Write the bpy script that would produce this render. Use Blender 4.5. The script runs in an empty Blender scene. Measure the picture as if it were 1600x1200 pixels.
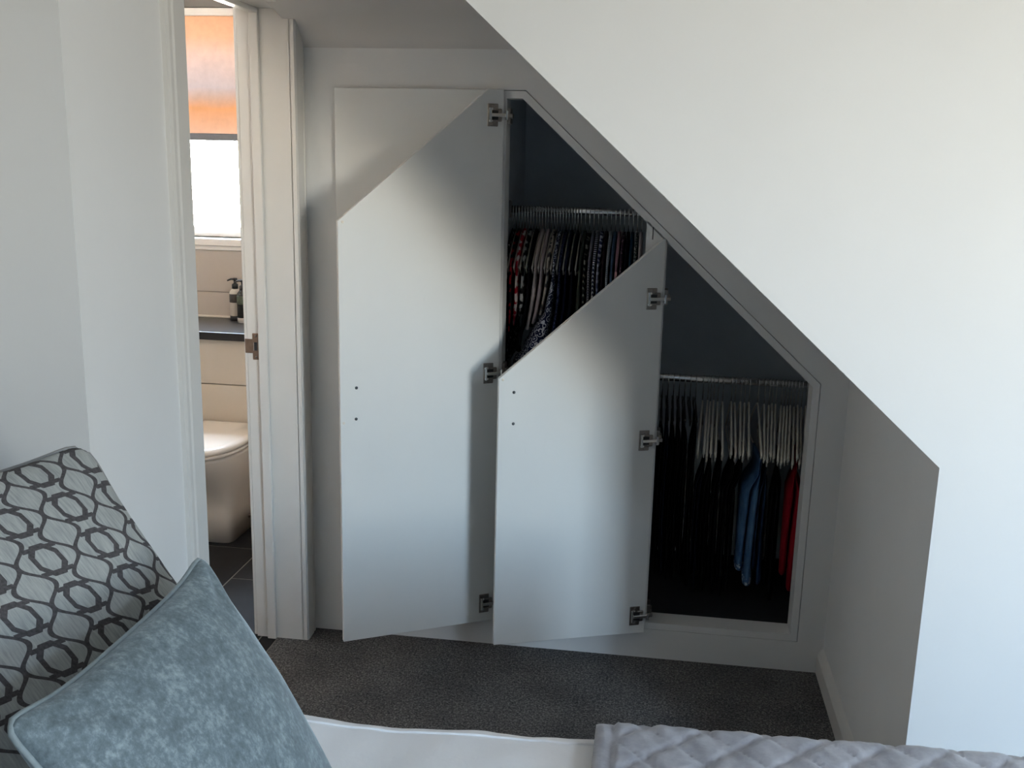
import bpy, bmesh, math, random
from mathutils import Matrix, Vector, noise

random.seed(7)
SC = bpy.context.scene
COL = SC.collection
PI = math.pi

# ------------------------------------------------------------------ camera
def cam_setup():
    f, yaw, pitch, roll = 1575.584, math.radians(-7.98102), math.radians(12.67526), math.radians(-1.36424)
    cy, sy, cp, sp, cr, sr = math.cos(yaw), math.sin(yaw), math.cos(pitch), math.sin(pitch), math.cos(roll), math.sin(roll)
    F = Vector((sy*cp, cy*cp, -sp)); R = Vector((cy, -sy, 0)); D = F.cross(R)
    R2 = cr*R + sr*D; D2 = -sr*R + cr*D
    cam = bpy.data.cameras.new('camera'); o = bpy.data.objects.new('camera', cam); COL.objects.link(o)
    m = Matrix(((R2.x, -D2.x, -F.x, 0), (R2.y, -D2.y, -F.y, 0), (R2.z, -D2.z, -F.z, 1.62), (0, 0, 0, 1)))
    o.matrix_world = m
    cam.sensor_fit = 'HORIZONTAL'; cam.sensor_width = 36.0; cam.lens = f/1600*36
    cam.clip_start = 0.02
    SC.camera = o
cam_setup()

# ------------------------------------------------------------------ daylight and exposure
WIN = dict(x0=3.02, x1=3.98, z0=0.80, z1=2.06, y=-1.60)        # bedroom window in the rear wall
BWIN = dict(x0=-2.55, x1=-1.62, z0=1.22, z1=2.24, y=4.50)      # bathroom window
def world_setup():
    w = bpy.data.worlds.new('daylight'); SC.world = w; w.use_nodes = True
    nt = w.node_tree; nt.nodes.clear()
    out = nt.nodes.new('ShaderNodeOutputWorld'); bg = nt.nodes.new('ShaderNodeBackground')
    tc = nt.nodes.new('ShaderNodeTexCoord'); sx = nt.nodes.new('ShaderNodeSeparateXYZ')
    mr = nt.nodes.new('ShaderNodeMapRange'); mr.inputs[1].default_value = -0.28; mr.inputs[2].default_value = 0.50
    rp = nt.nodes.new('ShaderNodeValToRGB')
    e = rp.color_ramp.elements
    e[0].position = 0.0; e[0].color = (0.56, 0.50, 0.42, 1)          # ground and roofs below
    e[1].position = 1.0; e[1].color = (0.40, 0.48, 0.60, 1)          # open sky
    for p, c in ((0.113, (0.62, 0.57, 0.49)), (0.274, (0.96, 0.85, 0.68)), (0.403, (1.0, 0.96, 0.89)), (0.548, (0.52, 0.71, 0.88)), (0.71, (0.34, 0.46, 0.62))):
        m = e.new(p); m.color = (*c, 1)
    nt.links.new(tc.outputs['Generated'], sx.inputs[0]); nt.links.new(sx.outputs[2], mr.inputs[0])
    nt.links.new(mr.outputs[0], rp.inputs[0]); nt.links.new(rp.outputs[0], bg.inputs[0])
    bg.inputs[1].default_value = 22.0
    nt.links.new(bg.outputs[0], out.inputs[0])
    w.cycles.sampling_method = 'MANUAL'; w.cycles.sample_map_resolution = 256
    for W, rx in ((WIN, 90), (BWIN, -90)):
        l = bpy.data.lights.new('window_portal', 'AREA'); l.shape = 'RECTANGLE'
        l.size = W['x1']-W['x0']; l.size_y = W['z1']-W['z0']; l.cycles.is_portal = True
        o = bpy.data.objects.new('window_portal', l); COL.objects.link(o)
        o.location = ((W['x0']+W['x1'])/2, W['y'] + (0.0 if rx > 0 else 0.0), (W['z0']+W['z1'])/2)
        o.rotation_euler = (math.radians(rx), 0, 0)
    l = bpy.data.lights.new('window_portal', 'AREA'); l.shape = 'RECTANGLE'; l.size = ADDED_SKYLIGHT['x1']-ADDED_SKYLIGHT['x0']; l.size_y = ADDED_SKYLIGHT['y1']-ADDED_SKYLIGHT['y0']; l.cycles.is_portal = True  # portal of the added roof window
    o = bpy.data.objects.new('window_portal', l); COL.objects.link(o); o.location = ((ADDED_SKYLIGHT['x0']+ADDED_SKYLIGHT['x1'])/2, (ADDED_SKYLIGHT['y0']+ADDED_SKYLIGHT['y1'])/2, ADDED_SKYLIGHT['z'])
ADDED_SKYLIGHT = dict(x0=1.95, x1=2.75, y0=-0.85, y1=-0.15, z=2.30)        # unseen roof window, added to lighten the bed and lower doors
world_setup()
vs = SC.view_settings
SC.display_settings.display_device = 'sRGB'
vs.view_transform = 'Standard'; vs.look = 'None'; vs.gamma = 1.0; vs.use_curve_mapping = False
vs.exposure = 2.22
SC.cycles.max_bounces = 10; SC.cycles.diffuse_bounces = 6; SC.cycles.glossy_bounces = 3
SC.cycles.transmission_bounces = 4; SC.cycles.transparent_max_bounces = 6
SC.cycles.sample_clamp_indirect = 6.0; SC.cycles.caustics_reflective = False; SC.cycles.caustics_refractive = False

# ------------------------------------------------------------------ materials
def srgb(r, g, b):
    f = lambda c: c/12.92 if c <= 0.04045 else ((c+0.055)/1.055)**2.4
    return (f(r/255), f(g/255), f(b/255), 1)
class NT:
    def __init__(s, name):
        s.m = bpy.data.materials.new(name); s.m.use_nodes = True
        s.t = s.m.node_tree; s.b = s.t.nodes['Principled BSDF']
    def n(s, typ, **kw):
        x = s.t.nodes.new(typ)
        for k, v in kw.items():
            if k.startswith('i_'):
                key = k[2:]; key = int(key) if key.isdigit() else key.replace('_', ' ')
                x.inputs[key].default_value = v
            else: setattr(x, k, v)
        return x
    def l(s, a, b): s.t.links.new(a, b)
    def coord(s, kind='Object', scale=(1, 1, 1), rot=(0, 0, 0)):
        tc = s.n('ShaderNodeTexCoord'); mp = s.n('ShaderNodeMapping'); mp.inputs[3].default_value = scale; mp.inputs[2].default_value = rot
        s.l(tc.outputs[kind], mp.inputs[0]); return mp.outputs[0]
    def noise(s, vec, scale, detail=3, rough=0.6):
        x = s.n('ShaderNodeTexNoise'); x.inputs['Scale'].default_value = scale; x.inputs['Detail'].default_value = detail; x.inputs['Roughness'].default_value = rough
        s.l(vec, x.inputs['Vector']); return x.outputs['Fac']
    def ramp(s, fac, stops, interp='LINEAR'):
        r = s.n('ShaderNodeValToRGB'); r.color_ramp.interpolation = interp
        e = r.color_ramp.elements
        while len(e) < len(stops): e.new(0.5)
        for q, (p, c) in zip(e, stops): q.position = p; q.color = c if len(c) == 4 else (*c, 1)
        s.l(fac, r.inputs[0]); return r.outputs[0]
    def math(s, op, a, b=None, c=None):
        x = s.n('ShaderNodeMath', operation=op)
        for i, v in enumerate((a, b, c)):
            if v is None: continue
            if isinstance(v, (int, float)): x.inputs[i].default_value = v
            else: s.l(v, x.inputs[i])
        return x.outputs[0]
    def mix(s, fac, a, b, mode='MIX'):
        x = s.n('ShaderNodeMix', data_type='RGBA', blend_type=mode)
        for sock, v in ((x.inputs[0], fac), (x.inputs[6], a), (x.inputs[7], b)):
            if isinstance(v, (int, float)): sock.default_value = v
            elif isinstance(v, tuple): sock.default_value = v
            else: s.l(v, sock)
        return x.outputs[2]
    def bump(s, h, strength=0.3, dist=0.002):
        x = s.n('ShaderNodeBump'); x.inputs['Strength'].default_value = strength; x.inputs['Distance'].default_value = dist
        s.l(h, x.inputs['Height']); s.l(x.outputs[0], s.b.inputs['Normal'])
    def base(s, c):
        if isinstance(c, tuple): s.b.inputs['Base Color'].default_value = c
        else: s.l(c, s.b.inputs['Base Color'])
    def set(s, **kw):
        for k, v in kw.items(): s.b.inputs[k.replace('_', ' ')].default_value = v

M = {}
def plain(name, col, rough=0.6, metal=0.0, var=0.0, vscale=8, bump=0.0, bscale=60, spec=0.5):
    t = NT(name); t.set(Roughness=rough, Metallic=metal)
    t.b.inputs['Specular IOR Level'].default_value = spec
    if var or bump:
        v = t.coord('Object')
        if var:
            n = t.noise(v, vscale)
            lo = tuple(c*(1-var) for c in col[:3])+(1,); hi = tuple(min(1, c*(1+var)) for c in col[:3])+(1,)
            t.base(t.ramp(n, [(0.3, lo), (0.7, hi)]))
        else: t.base(col)
        if bump: t.bump(t.noise(v, bscale, 4), bump, 0.002)
    else: t.base(col)
    M[name] = t.m; return t.m
plain('wall_paint', (0.72, 0.72, 0.715, 1), 0.7, var=0.015, vscale=3, bump=0.06, bscale=90, spec=0.25)
plain('low_bounce_paint', srgb(112, 120, 128), 0.75, var=0.03, vscale=3)  # dark grey given to the unseen walls to cut bounced light
plain('ceiling_paint', (0.62, 0.60, 0.58, 1), 0.8, bump=0.05, bscale=80, spec=0.2)
plain('trim_gloss', (0.64, 0.625, 0.60, 1), 0.28, var=0.02, vscale=5, bump=0.03, bscale=25)
plain('carcass_paint', srgb(196, 202, 206), 0.7, var=0.06, vscale=4)
plain('charcoal_felt', srgb(30, 32, 38), 0.9, var=0.2, vscale=90)
plain('chrome', (0.72, 0.71, 0.69, 1), 0.22, 1.0)
plain('nickel', (0.30, 0.275, 0.255, 1), 0.3, 1.0, var=0.1, vscale=60)
plain('bronze', (0.22, 0.15, 0.11, 1), 0.45, 0.9, var=0.1, vscale=60)
plain('black_plastic', (0.012, 0.012, 0.013, 1), 0.35)
plain('screw_steel', (0.10, 0.11, 0.12, 1), 0.35, 0.9)
plain('hanger_white', srgb(214, 208, 196), 0.45, var=0.04, vscale=30)
plain('hanger_dark', srgb(28, 26, 26), 0.4)
plain('bath_wall', srgb(196, 184, 172), 0.45, var=0.02, vscale=4)
plain('bath_tile', srgb(190, 178, 166), 0.3, var=0.03, vscale=3)
plain('bath_panel', srgb(206, 194, 178), 0.35, var=0.015, vscale=2)
plain('ceramic', srgb(226, 218, 208), 0.12)
plain('counter_black', srgb(40, 37, 35), 0.3, var=0.15, vscale=40)
plain('grout', srgb(120, 116, 110), 0.8)
plain('caulk', srgb(232, 224, 212), 0.5)
plain('window_white', srgb(236, 230, 222), 0.35)
plain('bed_fabric', srgb(120, 122, 126), 0.85, var=0.06, vscale=60, bump=0.3, bscale=300)
plain('mattress_white', srgb(225, 225, 225), 0.8)
plain('bottle_cream', srgb(200, 192, 182), 0.4)
plain('bottle_dark', srgb(30, 30, 28), 0.25)
plain('bottle_label', srgb(66, 58, 52), 0.5, var=0.6, vscale=70)
plain('bottle_label_green', srgb(70, 78, 62), 0.5, var=0.6, vscale=70)

def m_slate():
    t = NT('slate_tile'); v = t.coord('Object'); n = t.noise(v, 9, 5)
    t.base(t.ramp(n, [(0.3, srgb(22, 22, 24)), (0.7, srgb(34, 33, 34))])); t.set(Roughness=0.7); t.b.inputs['Specular IOR Level'].default_value = 0.2
    t.bump(t.noise(v, 40, 4), 0.12, 0.002); M['slate_tile'] = t.m
m_slate()
def m_door():
    t = NT('door_board'); v = t.coord('Object')
    n = t.noise(v, 2.2, 4); base = t.ramp(n, [(0.3, (0.70, 0.71, 0.70, 1)), (0.7, (0.735, 0.74, 0.725, 1))])
    v2 = t.coord('Object', (7, 1, 2.2)); s = t.noise(v2, 3.3, 5, 0.7)     # faint grey scuffs from hands and clothes
    k = t.ramp(s, [(0.64, (0, 0, 0, 1)), (0.80, (1, 1, 1, 1))])
    t.base(t.mix(t.math('MULTIPLY', k, 0.16), base, (0.42, 0.43, 0.43, 1)))
    t.set(Roughness=0.5); t.b.inputs['Specular IOR Level'].default_value = 0.3
    M['door_board'] = t.m
m_door()
def m_carpet():
    t = NT('carpet'); v = t.coord('Object')
    a = t.noise(v, 170, 3, 0.75); b = t.noise(v, 4.5, 4, 0.6); c = t.noise(v, 90, 2, 0.6)
    f = t.math('ADD', t.math('MULTIPLY', a, 0.75), t.math('MULTIPLY', c, 0.25))
    col = t.ramp(f, [(0.36, (0.030, 0.030, 0.032, 1)), (0.5, (0.105, 0.103, 0.103, 1)), (0.66, (0.30, 0.29, 0.285, 1))])
    k = t.ramp(b, [(0.3, (0.72, 0.72, 0.74, 1)), (0.7, (1.25, 1.24, 1.22, 1))])
    t.base(t.mix(1.0, col, k, 'MULTIPLY')); t.set(Roughness=0.95); t.b.inputs['Specular IOR Level'].default_value = 0.1
    t.bump(f, 0.9, 0.006); M['carpet'] = t.m
m_carpet()
def m_duvet():
    t = NT('duvet_cotton'); v = t.coord('Object'); t.base((0.87, 0.87, 0.89, 1)); t.set(Roughness=0.85)
    t.b.inputs['Specular IOR Level'].default_value = 0.2
    t.bump(t.math('ADD', t.noise(v, 14, 4), t.math('MULTIPLY', t.noise(v, 500, 2), 0.08)), 0.35, 0.012); M['duvet_cotton'] = t.m
m_duvet()
def m_throw():
    t = NT('quilt_satin'); v = t.coord('Object'); n = t.noise(v, 22, 4)
    t.base(t.ramp(n, [(0.3, srgb(138, 139, 148)), (0.7, srgb(168, 168, 176))])); t.set(Roughness=0.48)
    t.b.inputs['Sheen Weight'].default_value = 0.3
    t.bump(t.noise(v, 60, 3), 0.35, 0.004); M['quilt_satin'] = t.m
m_throw()
def m_velvet():
    t = NT('velvet'); v = t.coord('Object', (1, 1, 0.8))
    a = t.noise(v, 22, 6, 0.75); b = t.noise(v, 110, 4, 0.7)
    f = t.math('ADD', t.math('MULTIPLY', a, 0.5), t.math('MULTIPLY', b, 0.5))
    t.base(t.ramp(f, [(0.36, srgb(84, 97, 103)), (0.5, srgb(108, 122, 129)), (0.66, srgb(152, 167, 173))]))
    t.set(Roughness=0.8); t.b.inputs['Sheen Weight'].default_value = 0.55; t.b.inputs['Sheen Roughness'].default_value = 0.35
    t.b.inputs['Sheen Tint'].default_value = (0.8, 0.92, 1, 1)
    t.bump(f, 0.12, 0.004); M['velvet'] = t.m
    plain('velvet_piping', srgb(134, 146, 150), 0.7, var=0.1, vscale=80)
m_velvet()
def m_trellis():
    t = NT('trellis_jacquard'); tc = t.n('ShaderNodeTexCoord'); sx = t.n('ShaderNodeSeparateXYZ'); t.l(tc.outputs['UV'], sx.inputs[0])
    u, v = sx.outputs[0], sx.outputs[1]
    def cell(x, per): return t.math('SUBTRACT', t.math('FRACT', t.math('DIVIDE', x, per)), 0.5)
    # lattice in metres on the cloth, slightly sheared rows
    p = cell(t.math('ADD', u, t.math('MULTIPLY', v, 0.10)), 0.098); q = cell(v, 0.074)
    ap, aq = t.math('ABSOLUTE', p), t.math('ABSOLUTE', q)
    a = t.math('DIVIDE', ap, 0.20); b = t.math('DIVIDE', aq, 0.33)
    octo = t.math('MAXIMUM', t.math('MAXIMUM', a, b), t.math('DIVIDE', t.math('ADD', a, b), 1.42))
    ring = t.math('LESS_THAN', t.math('ABSOLUTE', t.math('SUBTRACT', octo, 1.0)), 0.20)
    og = t.math('ADD', 0.34, t.math('MULTIPLY', 0.16, t.math('COSINE', t.math('MULTIPLY', q, 2*PI))))
    ogl = t.math('LESS_THAN', t.math('ABSOLUTE', t.math('SUBTRACT', ap, og)), 0.042)
    tie = t.math('MULTIPLY', t.math('LESS_THAN', t.math('ABSOLUTE', t.math('SUBTRACT', aq, 0.30)), 0.05), t.math('MULTIPLY', t.math('GREATER_THAN', ap, 0.10), t.math('LESS_THAN', ap, 0.27)))
    ln = t.math('MAXIMUM', ring, t.math('MAXIMUM', ogl, tie))
    nv = t.coord('UV', (260, 26, 1)); g = t.noise(nv, 1.0, 3)
    ground = t.ramp(g, [(0.3, srgb(140, 144, 144)), (0.7, srgb(176, 179, 177))])
    dv = t.coord('UV', (200, 200, 1)); dn = t.noise(dv, 1.0, 2)
    dark = t.ramp(dn, [(0.3, srgb(62, 60, 62)), (0.7, srgb(86, 83, 85))])
    t.base(t.mix(ln, ground, dark)); t.b.inputs['Specular IOR Level'].default_value = 0.4
    t.l(t.ramp(ln, [(0, (0.42, 0.42, 0.42, 1)), (1, (0.85, 0.85, 0.85, 1))]), t.b.inputs['Roughness'])
    t.bump(t.math('ADD', ln, t.math('MULTIPLY', g, 0.25)), 0.5, 0.004); M['trellis_jacquard'] = t.m
    plain('silver_piping', srgb(140, 141, 142), 0.5, var=0.08, vscale=120)
m_trellis()
def m_blind():
    t = NT('blind_fabric'); v = t.coord('Object'); sx = t.n('ShaderNodeSeparateXYZ'); t.l(v, sx.inputs[0])
    n = t.noise(v, 24, 4); n2 = t.noise(v, 5, 2)
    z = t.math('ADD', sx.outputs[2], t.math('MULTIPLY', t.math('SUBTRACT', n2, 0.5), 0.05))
    col = t.ramp(t.math('DIVIDE', z, 0.58), [(0.0, srgb(246, 214, 190)), (0.20, srgb(240, 188, 140)), (0.27, srgb(226, 196, 178)), (0.36, srgb(224, 214, 216)), (0.60, srgb(244, 220, 208)), (0.74, srgb(244, 204, 170)), (1.0, srgb(236, 184, 146))])  # pale grey band: shade on the backlit blind, put into the fabric colour
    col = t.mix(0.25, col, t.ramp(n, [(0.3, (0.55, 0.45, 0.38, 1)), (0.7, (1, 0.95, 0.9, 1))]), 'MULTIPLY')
    d = t.n('ShaderNodeBsdfDiffuse'); tr = t.n('ShaderNodeBsdfTranslucent'); mx = t.n('ShaderNodeMixShader'); mx.inputs[0].default_value = 0.055
    t.l(col, d.inputs[0]); t.l(col, tr.inputs[0]); t.l(d.outputs[0], mx.inputs[1]); t.l(tr.outputs[0], mx.inputs[2])
    t.l(mx.outputs[0], t.t.nodes['Material Output'].inputs[0]); M['blind_fabric'] = t.m
m_blind()
def m_glass():
    t = NT('window_glass'); tr = t.n('ShaderNodeBsdfTransparent'); gl = t.n('ShaderNodeBsdfGlossy'); gl.inputs['Roughness'].default_value = 0.03
    tr.inputs[0].default_value = (0.95, 0.97, 0.97, 1)
    mx = t.n('ShaderNodeMixShader'); mx.inputs[0].default_value = 0.06
    t.l(tr.outputs[0], mx.inputs[1]); t.l(gl.outputs[0], mx.inputs[2]); t.l(mx.outputs[0], t.t.nodes['Material Output'].inputs[0]); M['window_glass'] = t.m
m_glass()

# cloth patterns for the hanging clothes
def cloth(name, kind, c1, c2=(0, 0, 0, 1), scale=1.0):
    t = NT(name); v = t.coord('Object'); t.set(Roughness=0.9); t.b.inputs['Specular IOR Level'].default_value = 0.15
    sx = t.n('ShaderNodeSeparateXYZ'); t.l(v, sx.inputs[0]); X, Y, Z = sx.outputs
    if kind == 'plain':
        n = t.noise(v, 30*scale, 3); t.base(t.ramp(n, [(0.3, tuple(c*0.8 for c in c1[:3])+(1,)), (0.7, c1)]))
    elif kind == 'floral':
        vo = t.n('ShaderNodeTexVoronoi'); vo.inputs['Scale'].default_value = 46*scale; t.l(v, vo.inputs['Vector'])
        s = t.math('SINE', t.math('MULTIPLY', vo.outputs['Distance'], 15))
        t.base(t.mix(t.ramp(s, [(0.35, (0, 0, 0, 1)), (0.6, (1, 1, 1, 1))]), c1, c2))
    elif kind == 'dots':
        vo = t.n('ShaderNodeTexVoronoi'); vo.inputs['Scale'].default_value = 60*scale; t.l(v, vo.inputs['Vector'])
        t.base(t.mix(t.ramp(vo.outputs['Distance'], [(0.22, (1, 1, 1, 1)), (0.30, (0, 0, 0, 1))]), c1, c2))
    elif kind == 'print':
        n = t.noise(v, 34*scale, 2, 0.5); t.base(t.mix(t.ramp(n, [(0.50, (0, 0, 0, 1)), (0.56, (1, 1, 1, 1))]), c1, c2))
    elif kind == 'zigzag':
        a = t.math('ADD', Z, t.math('MULTIPLY', t.math('PINGPONG', t.math('ADD', Y, X), 0.012), 1.0))
        s = t.math('FRACT', t.math('MULTIPLY', a, 46*scale)); t.base(t.mix(t.math('LESS_THAN', s, 0.3), c1, c2))
    elif kind == 'stripe':
        s = t.math('FRACT', t.math('MULTIPLY', t.math('ADD', Z, t.math('MULTIPLY', Y, 0.8)), 90*scale)); t.base(t.mix(t.math('LESS_THAN', s, 0.45), c1, c2))
    elif kind == 'vstripe':
        s = t.math('FRACT', t.math('MULTIPLY', t.math('ADD', Y, X), 110*scale)); t.base(t.mix(t.math('LESS_THAN', s, 0.4), c1, c2))
    elif kind == 'plaid':
        a = t.math('LESS_THAN', t.math('FRACT', t.math('MULTIPLY', Z, 38*scale)), 0.35); b = t.math('LESS_THAN', t.math('FRACT', t.math('MULTIPLY', t.math('ADD', Y, X), 42*scale)), 0.35)
        t.base(t.mix(t.math('MULTIPLY', t.math('ADD', a, b), 0.5), c1, c2))
    elif kind == 'denim':
        n = t.noise(t.coord('Object', (90, 90, 14)), 1, 3); n2 = t.noise(v, 6, 3)
        t.base(t.mix(t.ramp(n2, [(0.35, (0, 0, 0, 1)), (0.7, (0.7, 0.7, 0.7, 1))]), t.ramp(n, [(0.3, tuple(c*0.7 for c in c1[:3])+(1,)), (0.7, c1)]), c2))
    t.bump(t.noise(v, 18, 3), 0.3, 0.01)
    M[name] = t.m; return t.m

# ------------------------------------------------------------------ mesh helpers
def link(name, me, mats, parent=None, loc=(0, 0, 0), rot=(0, 0, 0), smooth=False):
    o = bpy.data.objects.new(name, me); COL.objects.link(o)
    if not isinstance(mats, (list, tuple)): mats = [mats]
    if not me.materials:
        for m in mats: me.materials.append(M[m] if isinstance(m, str) else m)
    o.location = loc; o.rotation_euler = rot
    if parent: o.parent = parent
    if smooth:
        for p in me.polygons: p.use_smooth = True
    return o
def obj(name, bm, mats, parent=None, base=None, loc=None, rot=(0, 0, 0), smooth=False, recalc=True):
    """bm is in world coordinates (or local ones); base is the origin to give it (defaults to the parent's location)."""
    if recalc: bmesh.ops.recalc_face_normals(bm, faces=bm.faces[:])
    if base is None: base = tuple(parent.location) if parent and loc is None else (0, 0, 0)
    bmesh.ops.translate(bm, verts=bm.verts[:], vec=(-base[0], -base[1], -base[2]))
    me = bpy.data.meshes.new(name); bm.to_mesh(me); bm.free()
    if loc is None: loc = base if parent is None else tuple(base[i]-parent.location[i] for i in range(3))
    return link(name, me, mats, parent, loc, rot, smooth)
def tag(o, label=None, cat=None, group=None, kind=None):
    if label: o['label'] = label
    if cat: o['category'] = cat
    if group: o['group'] = group
    if kind: o['kind'] = kind
    return o
def thing(name, label, cat, loc=(0, 0, 0), rot=(0, 0, 0), group=None):
    o = bpy.data.objects.new(name, None); COL.objects.link(o); o.empty_display_size = 0.05
    o.location = loc; o.rotation_euler = rot
    return tag(o, label, cat, group)
def struct(name, bm, mats, parent=None, smooth=False, label=None):
    o = obj(name, bm, mats, parent, smooth=smooth)
    o['kind'] = 'structure'
    if label: o['label'] = label
    return o
def bx(bm, x0, x1, y0, y1, z0, z1, bev=0.0, seg=1):
    r = bmesh.ops.create_cube(bm, size=1.0); vs_ = r['verts']
    for v in vs_:
        v.co = Vector(((x0+x1)/2 + v.co.x*(x1-x0), (y0+y1)/2 + v.co.y*(y1-y0), (z0+z1)/2 + v.co.z*(z1-z0)))
    if bev:
        es = list({e for v in vs_ for e in v.link_edges})
        bmesh.ops.bevel(bm, geom=es, offset=bev, segments=seg, affect='EDGES', profile=0.5)
    return bm
def box(*a, **k): return bx(bmesh.new(), *a, **k)
def prism(bm, poly, y0, y1, axis='y'):
    """extrude a polygon given in (x,z) along y, in (y,z) along x, or in (x,y) along z."""
    def P(a, b, c): return {'y': (a, c, b), 'x': (c, a, b), 'z': (a, b, c)}[axis]
    A = [bm.verts.new(P(a, b, y0)) for a, b in poly]; B = [bm.verts.new(P(a, b, y1)) for a, b in poly]
    bm.faces.new(A); bm.faces.new(B[::-1]); n = len(poly)
    for i in range(n): bm.faces.new((A[i], A[(i+1) % n], B[(i+1) % n], B[i]))
    return bm
def tube(bm, pts, r, seg=8, closed=False, caps=True):
    pts = [Vector(p) for p in pts]; n = len(pts); rings = []
    up = None
    for i, p in enumerate(pts):
        if closed: t = (pts[(i+1) % n]-pts[i-1])
        else: t = pts[min(i+1, n-1)]-pts[max(i-1, 0)]
        t.normalize()
        if up is None: up = Vector((0, 0, 1)) if abs(t.z) < 0.9 else Vector((1, 0, 0))
        a = t.cross(up); a.normalize(); b = a.cross(t); b.normalize(); up = b
        rr = r[i] if isinstance(r, (list, tuple)) else r
        rings.append([bm.verts.new(p + a*math.cos(2*PI*k/seg)*rr + b*math.sin(2*PI*k/seg)*rr) for k in range(seg)])
    for i in range(n if closed else n-1):
        A, B = rings[i], rings[(i+1) % n]
        for k in range(seg): bm.faces.new((A[k], A[(k+1) % seg], B[(k+1) % seg], B[k]))
    if not closed and caps: bm.faces.new(rings[0][::-1]); bm.faces.new(rings[-1])
    return bm
def lathe(bm, prof, cx, cy, z0, seg=20):
    rings = [[bm.verts.new((cx+r*math.cos(2*PI*k/seg), cy+r*math.sin(2*PI*k/seg), z0+z)) for k in range(seg)] for r, z in prof]
    for A, B in zip(rings, rings[1:]):
        for k in range(seg): bm.faces.new((A[k], A[(k+1) % seg], B[(k+1) % seg], B[k]))
    bm.faces.new(rings[0][::-1]); bm.faces.new(rings[-1]); return bm
def loft(bm, rings, cap=True):
    R = [[bm.verts.new(p) for p in r] for r in rings]; n = len(R[0])
    for A, B in zip(R, R[1:]):
        for k in range(n): bm.faces.new((A[k], A[(k+1) % n], B[(k+1) % n], B[k]))
    if cap: bm.faces.new(R[0][::-1]); bm.faces.new(R[-1])
    return bm
def grid(bm, P, nu, nv):
    V = [[bm.verts.new(P(i/nu, j/nv)) for j in range(nv+1)] for i in range(nu+1)]
    for i in range(nu):
        for j in range(nv): bm.faces.new((V[i][j], V[i+1][j], V[i+1][j+1], V[i][j+1]))
    return V

# ------------------------------------------------------------------ measured layout (metres)
YB, YF, YL = 3.124, 2.110, 1.830          # wardrobe wall, front wall right of the alcove, front wall left of it
XD, XK = -1.120, 0.603                    # door wall, knee wall
SL = 0.903                                # slope of the roof
soff = lambda x: 1.012 + (XK-x)*SL
ZC = 2.30                                 # bedroom ceiling
XL, XR, YR = -1.42, 4.40, -1.60           # outer bedroom walls
TOPX = XK-(2.08-1.012)/SL                 # where the slope reaches the alcove ceiling

# ------------------------------------------------------------------ setting
struct('floor', prism(bmesh.new(), [(XL, YR), (XR, YR), (XR, YB+0.02), (-1.21, YB+0.02), (-1.21, YL), (XL, YL)], -0.08, 0.0, 'z'), 'carpet')
# wall with the wardrobe opening
OUT = [(-1.010, 0.103), (0.519, 0.103), (0.519, 0.963), (-0.417, 1.817), (-1.010, 1.817)]
bm = bmesh.new()
prism(bm, [(XD-0.03, -0.05), (XK+0.05, -0.05), (XK+0.05, 0.103), (XD-0.03, 0.103)], YB, YB+0.085)
prism(bm, [(XD-0.03, 0.103), (-1.010, 0.103), (-1.010, 1.817), (XD-0.03, 1.817)], YB, YB+0.085)
prism(bm, [(0.519, 0.103), (XK+0.05, 0.103), (XK+0.05, 1.06), (0.519, 0.963)], YB, YB+0.085)
prism(bm, [(XD-0.03, 1.817), (-0.417, 1.817), (-0.36, 2.05), (XD-0.03, 2.05)], YB, YB+0.085)
prism(bm, [(0.519, 0.963), (XK+0.05, 1.06), (-0.36, 2.05), (-0.417, 1.817)], YB, YB+0.085)
struct('wall_back', bm, 'wall_paint')
# knee wall of the alcove
struct('wall_right', box(XK, XK+0.05, YF+0.05, YB+0.01, -0.05, 1.06), 'wall_paint')
bm = bmesh.new()
prism(bm, [(XK, 0), (XK-0.018, 0), (XK-0.018, 0.062), (XK-0.013, 0.072), (XK-0.008, 0.080), (XK-0.003, 0.088), (XK, 0.09)], YF+0.005, YB, 'y')
struct('baseboard_right', bm, 'trim_gloss')
# front wall with the raking edge
bm = bmesh.new()
prism(bm, [(XK, -0.05), (XR, -0.05), (XR, ZC), (TOPX, ZC), (TOPX, 2.08), (XK, 1.012)], YF, YF+0.05)
bmesh.ops.recalc_face_normals(bm, faces=bm.faces[:])
struct('wall_front', bm, 'wall_paint')
struct('wall_lintel', box(XD-0.02, TOPX+0.001, YF, YF+0.05, 2.08, ZC), 'wall_paint')
# alcove ceiling running into the raking soffit
prof = [(2.10, 2.075), (2.6, 2.07), (2.80, 2.056), (2.9, 2.035), (2.97, 2.022), (3.036, 2.004), (3.075, 1.976), (3.104, 1.945), (3.135, 1.928)]
def cz(y):
    for (a, za), (b, zb) in zip(prof, prof[1:]):
        if y <= b: return za+(zb-za)*(y-a)/(b-a)
    return prof[-1][1]
def smin(a, b, k=0.05):
    h = max(k-abs(a-b), 0)/k; return min(a, b)-h*h*k*0.25
bm = bmesh.new()
ys = [2.125, 2.35, 2.6, 2.7, 2.8, 2.85, 2.9, 2.94, 2.97, 3.0, 3.036, 3.055, 3.075, 3.09, 3.104, 3.12, 3.135]
xs = [XD-0.02, -0.9, -0.7] + [-0.66+0.025*i for i in range(16)] + [-0.2, 0.0, 0.3, XK+0.04]
lo = [[bm.verts.new((x, y, smin(cz(y), soff(x)+0.004))) for y in ys] for x in xs]
hi = [[bm.verts.new((x, y, smin(cz(y), soff(x)+0.004)+0.05)) for y in ys] for x in xs]
for G, f in ((lo, 1), (hi, -1)):
    for i in range(len(xs)-1):
        for j in range(len(ys)-1): bm.faces.new((G[i][j], G[i+1][j], G[i+1][j+1], G[i][j+1])[::f])
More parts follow.
